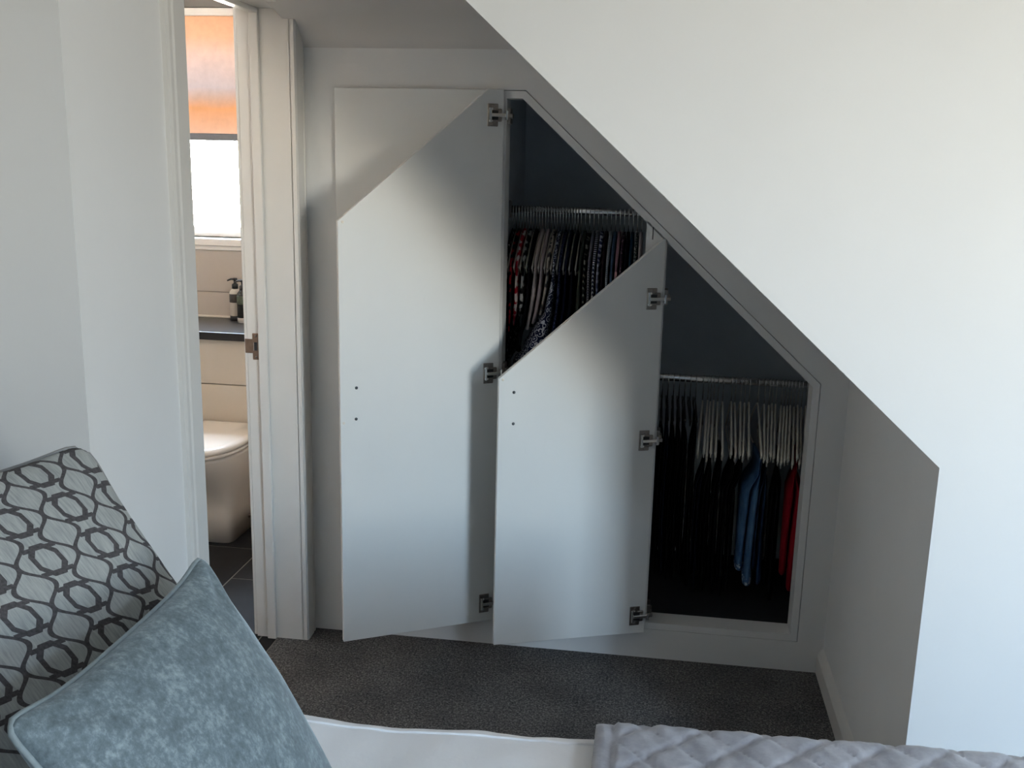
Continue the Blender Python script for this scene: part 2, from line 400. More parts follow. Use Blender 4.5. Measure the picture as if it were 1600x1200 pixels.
struct('ceiling', bm, 'ceiling_paint', smooth=True)
# door wall with doorway
DY0, DY1, DZ = 2.305, 3.042, 2.047        # rough opening; lining 12 mm inside it
XB = -1.284                                # bathroom face
bm = bmesh.new()
prism(bm, [(YL, -0.05), (DY0, -0.05), (DY0, DZ), (DY1, DZ), (DY1, -0.05), (YB+0.09, -0.05), (YB+0.09, ZC), (YL, ZC)], XB, XD, 'x')
struct('wall_door', bm, 'wall_paint')
# front wall left of the alcove and headboard wall
struct('wall_front_left', box(XL-0.05, XB, YL, YL+0.08, -0.05, ZC), 'wall_paint')
struct('wall_left', box(XL-0.05, XL, YR, YL, -0.05, ZC), 'wall_paint')
struct('wall_side', box(XR, XR+0.05, YR, YF+0.05, -0.05, ZC), 'low_bounce_paint')
bm = bmesh.new()
W = WIN
bx(bm, XL-0.05, W['x0'], YR-0.06, YR, -0.05, ZC); bx(bm, W['x1'], XR+0.05, YR-0.06, YR, -0.05, ZC)
bx(bm, W['x0'], W['x1'], YR-0.06, YR, -0.05, W['z0']); bx(bm, W['x0'], W['x1'], YR-0.06, YR, W['z1'], ZC)
struct('wall_rear', bm, 'low_bounce_paint')
bm = bmesh.new(); K = ADDED_SKYLIGHT
bx(bm, XL-0.05, K['x0'], YR-0.06, YF+0.01, ZC, ZC+0.05); bx(bm, K['x1'], XR+0.05, YR-0.06, YF+0.01, ZC, ZC+0.05)
bx(bm, K['x0'], K['x1'], YR-0.06, K['y0'], ZC, ZC+0.05); bx(bm, K['x0'], K['x1'], K['y1'], YF+0.01, ZC, ZC+0.05)
struct('ceiling_bedroom', bm, 'wall_paint')
def window(name, W, yo, t, fr, dep):
    x0, x1, z0, z1 = W['x0'], W['x1'], W['z0'], W['z1']
    bm = bmesh.new()
    bx(bm, x0, x0+fr, yo, yo+dep, z0, z1, 0.004); bx(bm, x1-fr, x1, yo, yo+dep, z0, z1, 0.004)
    bx(bm, x0+fr, x1-fr, yo, yo+dep, z0, z0+fr, 0.004); bx(bm, x0+fr, x1-fr, yo, yo+dep, z1-fr, z1, 0.004)
    f = struct(name, bm, 'window_white')
    obj('pane', box(x0+fr-0.004, x1-fr+0.004, yo+dep*0.5-0.004, yo+dep*0.5+0.004, z0+fr-0.004, z1-fr+0.004), 'window_glass', f)
    return f
window('window_1', WIN, YR-0.055, 0, 0.03, 0.04)
bm = bmesh.new()
bx(bm, K['x0'], K['x0']+0.03, K['y0'], K['y1'], ZC+0.01, ZC+0.06, 0.004); bx(bm, K['x1']-0.03, K['x1'], K['y0'], K['y1'], ZC+0.01, ZC+0.06, 0.004)
bx(bm, K['x0']+0.03, K['x1']-0.03, K['y0'], K['y0']+0.03, ZC+0.01, ZC+0.06, 0.004); bx(bm, K['x0']+0.03, K['x1']-0.03, K['y1']-0.03, K['y1'], ZC+0.01, ZC+0.06, 0.004)
f3 = struct('added_skylight', bm, 'window_white')  # roof window added for its light, out of view
obj('pane', box(K['x0']+0.026, K['x1']-0.026, K['y0']+0.026, K['y1']-0.026, ZC+0.03, ZC+0.036), 'window_glass', f3)

# door lining, stop and architraves
bm = bmesh.new()
bx(bm, XB, XD, DY1-0.012, DY1, 0, DZ-0.012); bx(bm, XB, XD, DY0, DY0+0.012, 0, DZ-0.012); bx(bm, XB, XD, DY0, DY1, DZ-0.012, DZ)
door = struct('door_1', bm, 'trim_gloss')
bm = bmesh.new()
S0, S1 = -1.243, -1.213
bx(bm, S0, S1, DY1-0.026, DY1-0.011, 0, DZ-0.012, 0.003, 2); bx(bm, S0, S1, DY0+0.011, DY0+0.026, 0, DZ-0.012, 0.003, 2); bx(bm, S0, S1, DY0+0.012, DY1-0.012, DZ-0.026, DZ-0.011, 0.003, 2)
obj('door_stop', bm, 'trim_gloss', door)
def archi(y0, y1, inner):   # moulded section in (x,y), run up z; inner = +1 when the opening is at y1
    a, b = (y0, y1) if inner > 0 else (y1, y0)
    s = 1 if b > a else -1
    L = abs(b-a)
    pts = [(XD-0.002, a), (XD+0.011, a), (XD+0.015, a+s*L*0.10), (XD+0.016, a+s*L*0.22), (XD+0.012, a+s*L*0.26), (XD+0.0165, a+s*L*0.34), (XD+0.017, a+s*L*0.92), (XD+0.013, b), (XD-0.002, b)]
    return pts
bm = bmesh.new(); prism(bm, archi(2.224, 2.317, 1), 0.0, 2.07, 'z'); obj('architrave', bm, 'trim_gloss', door)
bm = bmesh.new(); prism(bm, archi(3.030, 3.120, -1), 0.0, 2.05, 'z'); obj('architrave', bm, 'trim_gloss', door)
bm = bmesh.new(); bx(bm, XD-0.002, XD+0.016, 2.317, 3.03, DZ-0.012, DZ+0.03, 0.004); obj('architrave', bm, 'trim_gloss', door)
bm = bmesh.new(); bx(bm, XB-0.012, XB+0.001, DY1-0.010, DY1+0.06, 0.003, DZ+0.04, 0.003); obj('bathroom_architrave', bm, 'trim_gloss', door)
# strike plate
bm = bmesh.new()
bx(bm, -1.267, -1.2435, DY1-0.0145, DY1-0.0115, 0.966, 1.052, 0.0015); bx(bm, -1.292, -1.266, DY1-0.0145, DY1-0.0115, 0.987, 1.033, 0.0015)
sp = obj('strike_plate', bm, 'bronze', door)
obj('latch_hole', box(-1.262, -1.250, DY1-0.0152, DY1-0.013, 0.995, 1.024, 0.002), 'black_plastic', sp)
obj('latch_lip', box(-1.2625, -1.2605, DY1-0.017, DY1-0.013, 0.996, 1.023, 0.0006), 'chrome', sp)
bm = bmesh.new(); 
for z in (0.975, 1.043): bmesh.ops.create_uvsphere(bm, u_segments=8, v_segments=6, radius=0.0035, matrix=Matrix.Translation((-1.255, DY1-0.0145, z)))
obj('screw', bm, 'nickel', sp)

# ------------------------------------------------------------------ bathroom shell
BX0, BYF, BYB, PY, CZ = -3.0, 1.93, 4.50, 4.13, 0.845
fl = struct('floor_bathroom', box(BX0, -1.211, BYF, BYB, -0.08, -0.0015), 'grout')
tm = None
for i in range(-4, 2):
    x0 = -1.57 + 0.30*i
    off = 3.468 if i % 2 == 0 else 3.765-0.6
    for j in range(-3, 3):
        y0 = off + 0.6*j; y1 = y0+0.6
        a, b = max(y0, BYF), min(y1, PY+0.02); xa, xb = max(x0, BX0), min(x0+0.30, -1.212)
        if b-a < 0.03 or xb-xa < 0.02: continue
        obj('tile', box(xa+0.0025, xb-0.0025, a+0.0025, b-0.0025, -0.02, 0.0, 0.001), 'slate_tile', fl)
bm = bmesh.new(); W = BWIN
bx(bm, BX0-0.05, W['x0'], BYB, BYB+0.10, -0.05, 2.45); bx(bm, W['x1'], XB+0.05, BYB, BYB+0.10, -0.05, 2.45)
bx(bm, W['x0'], W['x1'], BYB, BYB+0.10, -0.05, W['z0']); bx(bm, W['x0'], W['x1'], BYB, BYB+0.10, W['z1'], 2.45)
wb = struct('wall_bathroom_back', bm, 'grout')
for z0, z1 in ((CZ+0.008, 0.967), (0.967, 1.182)):
    for x0, x1 in ((-2.98, -2.38), (-2.38, -1.78), (-1.78, -1.30)):
        obj('tile', box(x0+0.0012, x1-0.0012, BYB-0.008, BYB+0.002, z0+0.0012, z1-0.0012, 0.0012), 'bath_tile', wb)
obj('plaster', box(BX0, W['x0']-0.04, BYB-0.006, BYB+0.001, 1.184, 2.45), 'bath_wall', wb)
obj('plaster', box(W['x1']+0.04, XB, BYB-0.006, BYB+0.001, 1.184, 2.45), 'bath_wall', wb)
obj('plaster', box(W['x0']-0.04, W['x1']+0.04, BYB-0.006, BYB+0.001, W['z1']+0.04, 2.45), 'bath_wall', wb)
obj('caulk_strip', box(BX0, XB, BYB-0.014, BYB+0.001, CZ, CZ+0.010, 0.002), 'caulk', wb)
struct('wall_bathroom_left', box(BX0-0.05, BX0, BYF-0.05, BYB+0.05, -0.05, 2.45), 'bath_wall')
struct('wall_bathroom_right', box(XB, XB+0.05, YB+0.09, BYB+0.05, -0.05, 2.45), 'bath_wall')
struct('wall_bathroom_front', box(BX0-0.05, XB+0.02, BYF-0.05, BYF, -0.05, 2.45), 'bath_wall')
struct('ceiling_bathroom', box(BX0-0.05, XB+0.05, BYF-0.05, BYB+0.05, 2.45, 2.5), 'bath_wall')
w2 = window('window_2', BWIN, BYB+0.045, 0, 0.05, 0.045)
bm = bmesh.new()
x0, x1, z0, z1 = BWIN['x0'], BWIN['x1'], BWIN['z0'], BWIN['z1']
bx(bm, x0-0.04, x1+0.04, BYB-0.03, BYB+0.05, z0-0.036, z0, 0.004); bx(bm, x0-0.045, x1+0.045, BYB-0.018, BYB+0.002, z0-0.056, z0-0.034, 0.003)
obj('window_sill', bm, 'window_white', w2)
# roller blind half way down
t = thing('roller_blind', 'peach fabric roller blind half covering the bathroom window', 'blind', ((x0+x1)/2, BYB+0.02, 1.69))
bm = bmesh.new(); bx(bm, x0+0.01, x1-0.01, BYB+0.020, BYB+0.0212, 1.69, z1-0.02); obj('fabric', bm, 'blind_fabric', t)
obj('bottom_bar', box(x0+0.008, x1-0.008, BYB+0.014, BYB+0.027, 1.662, 1.694, 0.004, 2), 'bed_fabric', t)
obj('cassette', box(x0+0.002, x1-0.002, BYB+0.0, BYB+0.043, z1-0.035, z1-0.002, 0.006, 2), 'window_white', t)

# cistern unit with counter, panels
t = thing('cistern_unit', 'beige panelled unit boxing in the cistern behind the toilet', 'cabinet', (-2.1, PY+0.2, 0))
obj('carcass', box(BX0+0.01, XB-0.005, PY+0.018, BYB-0.002, 0.0, CZ-0.034), 'bath_panel', t)
for za, zb in ((0.08, 0.606), (0.610, CZ-0.036)):
    obj('panel', box(BX0+0.01, XB-0.005, PY, PY+0.0185, za, zb, 0.0015), 'bath_panel', t)
obj('plinth', box(BX0+0.01, XB-0.005, PY+0.012, PY+0.03, 0.0, 0.078), 'bath_panel', t)
tag(obj('counter_top', box(BX0+0.005, XB-0.002, PY-0.022, BYB-0.001, CZ-0.035, CZ, 0.003, 2), 'counter_black'), 'black worktop above the toilet with pump bottles standing on it', 'worktop')
# toilet
TX = -1.845
t = thing('toilet', 'white back-to-wall toilet with the lid closed', 'toilet', (TX, 3.85, 0))
def dsec(hw, yf, yb, z, r, n=10):
    # D-shaped plan: straight back at yb, rounded front at yf
    pts = [(TX+hw, yb, z)]
    for k in range(n*2+1):
        a = PI*k/(n*2)
        c, s = math.cos(a), math.sin(a)
        e = r
        px = hw*math.copysign(abs(c)**e, c); py = abs(s)**e
        pts.append((TX+px, yf+(yb-yf)*0.55*(1-py), z))
    pts.append((TX-hw, yb, z)); return pts
bm = bmesh.new()
loft(bm, [dsec(0.133, 3.80, PY+0.001, 0.0, 0.22), dsec(0.135, 3.797, PY+0.001, 0.12, 0.24), dsec(0.140, 3.787, PY+0.001, 0.19, 0.34), dsec(0.152, 3.757, PY+0.001, 0.24, 0.5),
          dsec(0.166, 3.70, PY+0.001, 0.30, 0.72), dsec(0.176, 3.655, PY+0.001, 0.35, 0.82), dsec(0.180, 3.635, PY+0.001, 0.385, 0.85), dsec(0.181, 3.633, PY+0.001, 0.400, 0.85)])
obj('pan', bm, 'ceramic', t, smooth=True)
bm = bmesh.new(); loft(bm, [dsec(0.176, 3.632, PY-0.03, 0.402, 0.85), dsec(0.184, 3.622, PY-0.03, 0.406, 0.85), dsec(0.184, 3.621, PY-0.03, 0.416, 0.85), dsec(0.180, 3.626, PY-0.03, 0.419, 0.85)]); obj('seat', bm, 'ceramic', t, smooth=True)
bm = bmesh.new(); loft(bm, [dsec(0.181, 3.624, PY-0.025, 0.420, 0.85), dsec(0.186, 3.618, PY-0.025, 0.426, 0.85), dsec(0.186, 3.618, PY-0.025, 0.436, 0.85), dsec(0.180, 3.626, PY-0.025, 0.445, 0.85), dsec(0.160, 3.65, PY-0.03, 0.449, 0.85), dsec(0.08, 3.76, PY-0.05, 0.451, 0.85)]); obj('lid', bm, 'ceramic', t, smooth=True)
bm = bmesh.new(); bmesh.ops.create_uvsphere(bm, u_segments=10, v_segments=6, radius=0.008, matrix=Matrix.Translation((TX+0.136, 3.985, 0.06))); obj('bolt_cap', bm, 'bronze', t, smooth=True)
# pump bottles
def pump(x, y, body, collar, label, name_label, lab_mat, base_mat):
    t = thing('pump_bottle', name_label, 'bottle', (x, y, CZ))
    bm = bmesh.new(); lathe(bm, [(0.026, 0.022), (0.027, 0.024), (0.027, 0.125), (0.025, 0.135), (0.016, 0.146), (0.012, 0.150)], x, y, CZ); obj('body', bm, body, t, smooth=True)
    bm = bmesh.new(); lathe(bm, [(0.0255, 0.0), (0.027, 0.002), (0.027, 0.0225), (0.026, 0.0235)], x, y, CZ); obj('base', bm, base_mat, t, smooth=True)
    bm = bmesh.new(); lathe(bm, [(0.0272, 0.085), (0.0278, 0.086), (0.0278, 0.124), (0.0272, 0.125)], x, y, CZ); obj('label_band', bm, lab_mat, t, smooth=True)
    bm = bmesh.new(); lathe(bm, [(0.0145, 0.148), (0.0145, 0.168), (0.010, 0.172), (0.006, 0.174), (0.006, 0.186), (0.011, 0.188), (0.011, 0.196), (0.009, 0.198)], x, y, CZ, 14); obj('pump_head', bm, collar, t, smooth=True)
    bm = bmesh.new(); tube(bm, [(x, y, CZ+0.192), (x-0.015, y-0.01, CZ+0.193), (x-0.030, y-0.018, CZ+0.186)], [0.005, 0.0045, 0.0035], 8); obj('nozzle', bm, collar, t, smooth=True)
pump(-1.935, 4.445, 'bottle_cream', 'black_plastic', None, 'cream pump bottle with black base and black pump', 'bottle_label', 'black_plastic')
pump(-1.878, 4.395, 'bottle_dark', 'black_plastic', None, 'dark pump bottle with green label beside the cream bottle', 'bottle_label_green', 'bottle_cream')

# ------------------------------------------------------------------ built-in wardrobe
WD = thing('built_in_wardrobe', 'white fitted wardrobe built under the sloping roof', 'wardrobe', (-0.2, YB+0.3, 0))
def inset(poly, d):
    n = len(poly); out = []
    for i in range(n):
        p0, p1, p2 = Vector(poly[i-1]), Vector(poly[i]), Vector(poly[(i+1) % n])
        e1 = (p1-p0).normalized(); e2 = (p2-p1).normalized()
        n1 = Vector((-e1.y, e1.x)); n2 = Vector((-e2.y, e2.x))
        k = (n1+n2); out.append(tuple(p1 + k*(d/(1+n1.dot(n2)))))
    return out
O2 = inset(OUT, 0.002); IN = inset(OUT, 0.024)
FD = YB+0.080
bm = bmesh.new()
n = len(OUT)
for i in range(n):
    j = (i+1) % n
    prism(bm, [O2[i], O2[j], IN[j], IN[i]], YB-0.001, FD)
obj('frame', bm, 'wall_paint', WD)
fz = lambda x: 1.817 - (x+0.417)*(1.817-0.963)/(0.519+0.417) - 0.028
bm = bmesh.new(); prism(bm, [(-0.036, 0.126), (0.029, 0.126), (0.029, fz(0.029)), (-0.036, fz(-0.036))], YB-0.001, FD); obj('divider_post', bm, 'wall_paint', WD)
bm = bmesh.new(); prism(bm, [(-0.500, 0.126), (-0.474, 0.126), (-0.474, 1.794), (-0.500, 1.794)], YB-0.001, FD); obj('divider_post', bm, 'wall_paint', WD)
obj('catch_slot', box(-0.0175, -0.0145, YB-0.0016, YB+0.002, 1.385, 1.423), 'black_plastic', WD)
CB = YB+0.66                              # back of the wardrobe
ct = lambda x: soff(x)-0.005
bm = bmesh.new(); bx(bm, -1.03, XK+0.03, CB, CB+0.02, 0.10, 2.3); obj('back_panel', bm, 'carcass_paint', WD)
obj('floor_panel', box(-1.03, XK+0.03, FD, CB, 0.105, 0.125), 'charcoal_felt', WD)
obj('side_panel', box(XK, XK+0.02, FD, CB, 0.12, 1.08), 'carcass_paint', WD)
obj('side_panel', box(-0.522, -0.502, FD, CB, 0.12, 1.92), 'carcass_paint', WD)
obj('side_panel', box(-1.03, -1.01, FD, CB, 0.12, 1.92), 'carcass_paint', WD)
bm = bmesh.new(); prism(bm, [(XK+0.02, ct(XK+0.02)), (XK+0.02, ct(XK+0.02)+0.03), (-0.42, ct(-0.42)+0.03), (-1.03, ct(-0.42)+0.03), (-1.03, ct(-0.42)), (-0.42, ct(-0.42))], YB+0.079, CB+0.01); obj('sloping_top', bm, 'carcass_paint', WD)
RY, RZ1, RZ2 = 3.42, 1.449, 0.897
def rail(x0, x1, z):
    bm = bmesh.new(); rings = []
    rings = [[(x, RY+0.007*math.cos(2*PI*k/14), z+0.0125*math.sin(2*PI*k/14)) for k in range(14)] for x in (x0, x1)]
    loft(bm, rings); return obj('hanging_rail', bm, 'chrome', WD, smooth=True)
rail(-0.503, 0.10, RZ1); rail(-0.503, XK+0.001, RZ2)
for xa, xb, zr in ((-0.505, -0.485, RZ2), (XK-0.018, XK+0.002, RZ2), (-0.505, -0.495, RZ1)):
    obj('rail_bracket', box(xa, xb, RY-0.018, RY+0.018, zr-0.03, zr+0.03, 0.004), 'nickel', WD)
bm = bmesh.new(); bx(bm, 0.085, 0.105, RY-0.012, RY+0.012, RZ1-0.015, ct(0.095)+0.01, 0.003); obj('rail_hanger_strap', bm, 'nickel', WD)

# doors: local x runs from the hinges to the free edge, local +y is the face turned to the room when open
def hinge_mesh():
    bm = bmesh.new(); done = set()
    def paint(k):
        for f in bm.faces:
            if f not in done: f.material_index = k; done.add(f)
    bx(bm, 0.019, 0.053, -0.001, 0.0025, -0.033, 0.033, 0.0015)                       # plate
    bx(bm, 0.008, 0.030, 0.001, 0.006, -0.019, 0.019, 0.003, 2); paint(0)               # cup rim towards the edge
    bx(bm, 0.020, 0.046, 0.002, 0.0068, -0.014, 0.014, 0.001); paint(2)                 # dark cup opening
    bx(bm, 0.036, 0.050, 0.002, 0.009, -0.021, -0.013, 0.002); bx(bm, 0.036, 0.050, 0.002, 0.009, 0.013, 0.021, 0.002)
    bx(bm, -0.006, 0.044, 0.005, 0.013, -0.0055, 0.0055, 0.002, 2)                      # arm
    tube(bm, [(-0.005, 0.010, -0.013), (-0.005, 0.010, 0.013)], 0.005, 8)
    tube(bm, [(0.045, 0.007, -0.021), (0.045, 0.007, 0.021)], 0.004, 8); paint(1)
    for z in (-0.027, 0.027): bmesh.ops.create_uvsphere(bm, u_segments=8, v_segments=5, radius=0.004, matrix=Matrix.Translation((0.036, 0.002, z)) @ Matrix.Scale(0.5, 4, (0, 1, 0)))
    bx(bm, -0.024, -0.002, 0.001, 0.008, -0.006, 0.006, 0.002, 2); paint(0)             # link reaching behind the frame
    bmesh.ops.recalc_face_normals(bm, faces=bm.faces[:])
    me = bpy.data.meshes.new('hinge'); bm.to_mesh(me); bm.free()
    for k in ('nickel', 'chrome', 'black_plastic'): me.materials.append(M[k])
    return me
HM = hinge_mesh()
def mount_mesh():
    bm = bmesh.new(); bx(bm, -0.004, 0.014, -0.012, 0.036, -0.024, 0.024, 0.003, 2); bx(bm, 0.010, 0.020, -0.008, 0.024, -0.008, 0.008, 0.003, 2)
    bmesh.ops.recalc_face_normals(bm, faces=bm.faces[:])
    me = bpy.data.meshes.new('hinge_mount'); bm.to_mesh(me); bm.free(); me.materials.append(M['nickel']); return me
MM = mount_mesh()
def wdoor(poly, hx, hy, ang, hz, screws, studs, label):
    bm = bmesh.new(); prism(bm, poly, -0.018, 0.0)
    bmesh.ops.bevel(bm, geom=bm.edges[:], offset=0.0012, segments=1, affect='EDGES')
    d = obj('door', bm, 'door_board', WD, base=(0, 0, 0), loc=(hx-WD.location.x, hy-WD.location.y, 0), rot=(0, 0, ang))
    d['label'] = label
    for z in hz:
        h = link('hinge', HM, [], d, (0, 0, z))
        link('hinge_mount', MM, [], WD, (hx-WD.location.x+0.002, YB+0.02-WD.location.y, z))
    for x, z in screws:
        bm = bmesh.new(); bmesh.ops.create_uvsphere(bm, u_segments=12, v_segments=6, radius=0.0048, matrix=Matrix.Scale(0.6, 4, (0, 1, 0)))
        obj('screw', bm, 'screw_steel', d, base=(0, 0, 0), loc=(x, 0.0005, z), smooth=True)
    for x, z in studs:
        bm = bmesh.new(); bmesh.ops.create_uvsphere(bm, u_segments=10, v_segments=6, radius=0.0042, matrix=Matrix.Scale(0.5, 4, (0, 1, 0)))
        obj('bumper_pad', bm, 'caulk', d, base=(0, 0, 0), loc=(x, 0.0005, z), smooth=True)
    return d
a1 = math.atan2(2.853-3.104, -0.922+0.479); a2 = math.atan2(2.922-3.104, -0.449-0.024)
wdoor([(0, 0.100), (0.509, 0.100), (0.509, 1.428), (0.050, 1.817), (0, 1.817)], -0.479, 3.104, a1, (1.742, 0.950, 0.164), ((0.459, 0.928), (0.461, 0.831)), ((0.495, 1.425), (0.499, 0.82)), 'tall angled door standing open')
wdoor([(0, 0.100), (0.507, 0.100), (0.507, 0.970), (0.004, 1.390), (0, 1.390)], 0.024, 3.104, a2, (1.208, 0.759, 0.162), ((0.460, 0.927), (0.460, 0.829)), ((0.495, 0.967),), 'short angled door standing open')
bm = bmesh.new(); bx(bm, -1.008, -0.486, YB-0.020, YB-0.002, 0.102, 1.816, 0.0012); d = obj('door', bm, 'door_board', WD); d['label'] = 'plain rectangular closed door'

# ------------------------------------------------------------------ hangers
def hanger_meshes(drop, half=0.20, thick=0.0055):
    bm = bmesh.new()
    pts = [(0, 0.0125*math.cos(a), 0.0138*math.sin(a)) for a in [PI*(-0.15+1.3*k/10) for k in range(9)]]
    pts = [(0, y, z) for _, y, z in pts] + [(0, -0.006, -0.026), (0, 0.0, -0.038), (0, 0.0, -0.080)]
    tube(bm, pts, 0.0016, 6)
    hk = bpy.data.meshes.new('hook'); bm.to_mesh(hk); bm.free(); hk.materials.append(M['chrome'])
    bodies = []
    for s in (1,):
        bm = bmesh.new()
        arm = []
        for k in range(25):
            u = -1+2*k/24
            arm.append((0, u*half, -0.078-drop*(abs(u)**1.25)))
        tube(bm, arm, [thick*(0.8+0.5*abs(-1+2*k/24)) for k in range(25)], 8)
        tube(bm, [(0, -half*0.99, -0.078-drop), (0, -half*0.9, -0.078-drop-0.018), (0, 0, -0.078-drop-0.020), (0, half*0.9, -0.078-drop-0.018), (0, half*0.99, -0.078-drop)], thick*0.75, 6)
        for v in bm.verts: v.co.x *= 0.6                    # flat plastic section
        me = bpy.data.meshes.new('body'); bm.to_mesh(me); bm.free(); bodies.append(me)
    for me in [hk]+bodies:
        for p in me.polygons: p.use_smooth = True
    return hk, bodies[0]
HK, HB1 = hanger_meshes(0.100, 0.176, 0.0042)
HKb, HB2 = hanger_meshes(0.135)
HKd, HB2d = hanger_meshes(0.030, 0.17)
HB1d = HB1.copy()
HB1.materials.append(M['hanger_white']); HB2.materials.append(M['hanger_white']); HB1d.materials.append(M['hanger_dark']); HB2d.materials.append(M['hanger_dark'])
def hanger(x, z, rz, tilt, body, label, group, stretch=1.0):
    t = thing('clothes_hanger', label, 'hanger', (x, RY, z), (0, tilt, rz), group)
    link('hook', HK, [], t); link('body', body, [], t).scale = (1, 1, stretch)
    return t

# ------------------------------------------------------------------ clothes on the upper rail
W_, B_ = srgb(205, 200, 194), srgb(14, 14, 18)
cloth('c_redprint', 'print', srgb(20, 16, 18), srgb(150, 26, 40), 1.2)
cloth('c_redwhite', 'print', srgb(150, 22, 38), srgb(206, 190, 188), 1.3)
cloth('c_bwprint', 'print', srgb(16, 16, 20), srgb(190, 188, 186), 1.3)
cloth('c_black', 'plain', srgb(16, 17, 24))
cloth('c_cream', 'plain', srgb(206, 192, 188))
cloth('c_blush', 'plain', srgb(198, 180, 182))
cloth('c_creamprint', 'print', srgb(190, 178, 166), srgb(60, 56, 60), 1.5)
cloth('c_floralblue', 'floral', srgb(34, 38, 66), srgb(196, 198, 208), 1.25)
cloth('c_floraldark', 'floral', srgb(18, 22, 48), srgb(78, 84, 118), 1.5)
cloth('c_navy', 'plain', srgb(20, 26, 50))
cloth('c_ink', 'plain', srgb(12, 16, 30))
cloth('c_olive', 'plain', srgb(62, 68, 62))
cloth('c_zigzag', 'zigzag', srgb(22, 24, 26), srgb(130, 132, 124))
cloth('c_pin', 'stripe', srgb(60, 60, 76), srgb(150, 148, 158), 1.3)
cloth('c_navstripe', 'stripe', srgb(30, 32, 66), srgb(196, 196, 206), 0.8)
cloth('c_plaid', 'plaid', srgb(34, 38, 74), srgb(186, 188, 206))
cloth('c_plum', 'plain', srgb(44, 30, 38))
cloth('c_bluestripe', 'stripe', srgb(120, 132, 148), srgb(190, 196, 202), 1.7)
cloth('c_denimblue', 'plain', srgb(70, 92, 122))
cloth('c_pink', 'plain', srgb(176, 138, 152))
cloth('c_plumdot', 'dots', srgb(64, 46, 60), srgb(150, 120, 136), 1.3)
cloth('c_teal', 'plain', srgb(30, 62, 84))
cloth('c_greyfloral', 'floral', srgb(50, 58, 66), srgb(180, 184, 184), 1.6)
cloth('c_palepink', 'plain', srgb(200, 188, 190))
cloth('c_blackdot', 'dots', srgb(14, 14, 20), srgb(150, 150, 160), 0.9)
def smooth01(x): x = max(0.0, min(1.0, x)); return x*x*(3-2*x)
# where each place on the rail hangs lower down: the clothes at the door end are pushed towards the door
SWAY = [(-0.488, -0.478), (-0.468, -0.470), (-0.448, -0.463), (-0.428, -0.456), (-0.408, -0.449), (-0.388, -0.438), (-0.368, -0.430), (-0.348, -0.420), (-0.328, -0.407), (-0.308, -0.347), (-0.288, -0.316), (-0.268, -0.288), (-0.2435, -0.256), (-0.20, -0.20), (0.2, 0.2)]
def centre(x, d):
    for (a, b), (c, e) in zip(SWAY, SWAY[1:]):
        if x <= c+1e-6: tx = b+(e-b)*(x-a)/(c-a); break
    return x+(tx-x)*min(1.0, max(0.0, d-0.11)/0.34)**1.4
def fold(y, d): return 0.006*math.sin(24*y+4*d)*smooth01((d-0.12)/0.12)      # shared, so neighbours nest
DROP, HALF = 0.100, 0.188
G = []                                                               # every garment on the upper rail, in order
def share(k, d): return 1+(G[k]['share']-1)*smooth01((d-0.14)/0.12)
def sides(k, d):
    """room to the left and right of garment k at depth d, half way to the neighbours that still hang there"""
    c = centre(G[k]['x'], d); out = []
    for st in (-1, 1):
        room, w, j = 0.0, 1.0, k+st
        while 0 <= j < len(G) and w > 0:
            gone = smooth01((d-G[j]['end'])/0.035)
            room += w*(1-gone)*abs(centre(G[j]['x'], d)-c)*share(k, d)/(share(k, d)+share(j, d)); w *= gone; j += st
        room += w*0.05
        if st < 0: room = min(room, c+0.493)
        t0 = 0.0050 if k < 12 else 0.0058                            # thin over the shoulders, fuller below
        lim = t0+(G[k]['th']-t0)*smooth01((d-0.12)/0.08)
        out.append(max(0.002, min(lim, room-(0.0030 if 6 < k < 11 else 0.0018))))
    return c, out[0], out[1]
def garment(k, name, label, cat, group, mat, length, fwd=0.0, sleeve=0.0):
    x0 = G[k]['x']
    t = thing(name, label, cat, (x0, RY, RZ1-0.085), (0, 0, 0), group)
    NT_, NS = max(10, int(length/0.022)), 40
    def P(y, w, z, cap=1.0):
        d = -z; c, l, r = sides(k, d); l, r = min(l, cap), min(r, cap)
        return (c-x0+fold(y, d)+(r if w > 0 else l)*w, y, z)
    def ring(tt):
        r = []
        for q in range(NS):
            a = 2*PI*q/NS; c, s_ = math.cos(a), math.sin(a)
            u = math.copysign(abs(c)**0.8, c); w = math.copysign(abs(s_)**(0.5+0.2*tt), s_) if abs(s_) > 1e-9 else 0.0
            z = -length*tt - DROP*(abs(u)**1.25)*(1-0.35*tt) + 0.022
            r.append(P(u*HALF + fwd*tt**1.4, w, z))
        return r
    bm = bmesh.new(); loft(bm, [ring(q/NT_) for q in range(NT_+1)], cap=False)
    bm.verts.ensure_lookup_table()
    for o in (0, NT_*NS):                                            # close the shoulders and the hem with strips that follow the curve
        V = [bm.verts[o+q] for q in range(NS)]
        bm.faces.new((V[0], V[1], V[NS-1])); bm.faces.new((V[NS//2-1], V[NS//2], V[NS//2+1]))
        for q in range(1, NS//2-1): bm.faces.new((V[q], V[q+1], V[NS-q-1], V[NS-q]))
    obj('body', bm, mat, t, base=(0, 0, 0), loc=(0, 0, 0), smooth=True)
    if sleeve:
        for sgn in (-1, 1):
            bm = bmesh.new(); R = []; n = max(8, int(sleeve/0.022))
            for q in range(n+1):
                tt = q/n; ry = 0.014+0.008*math.sin(PI*min(1, tt*1.3)); zz = -DROP+0.006-sleeve*tt
                cy = sgn*(HALF-0.014) + fwd*0.6*tt
                R.append([P(cy+ry*math.sin(2*PI*m/12), 0.85*math.cos(2*PI*m/12), zz, 0.0095) for m in range(12)])
            loft(bm, R); obj('sleeve', bm, mat, t, base=(0, 0, 0), loc=(0, 0, 0), smooth=True)
    return t
UP = 'clothes on the upper rail'
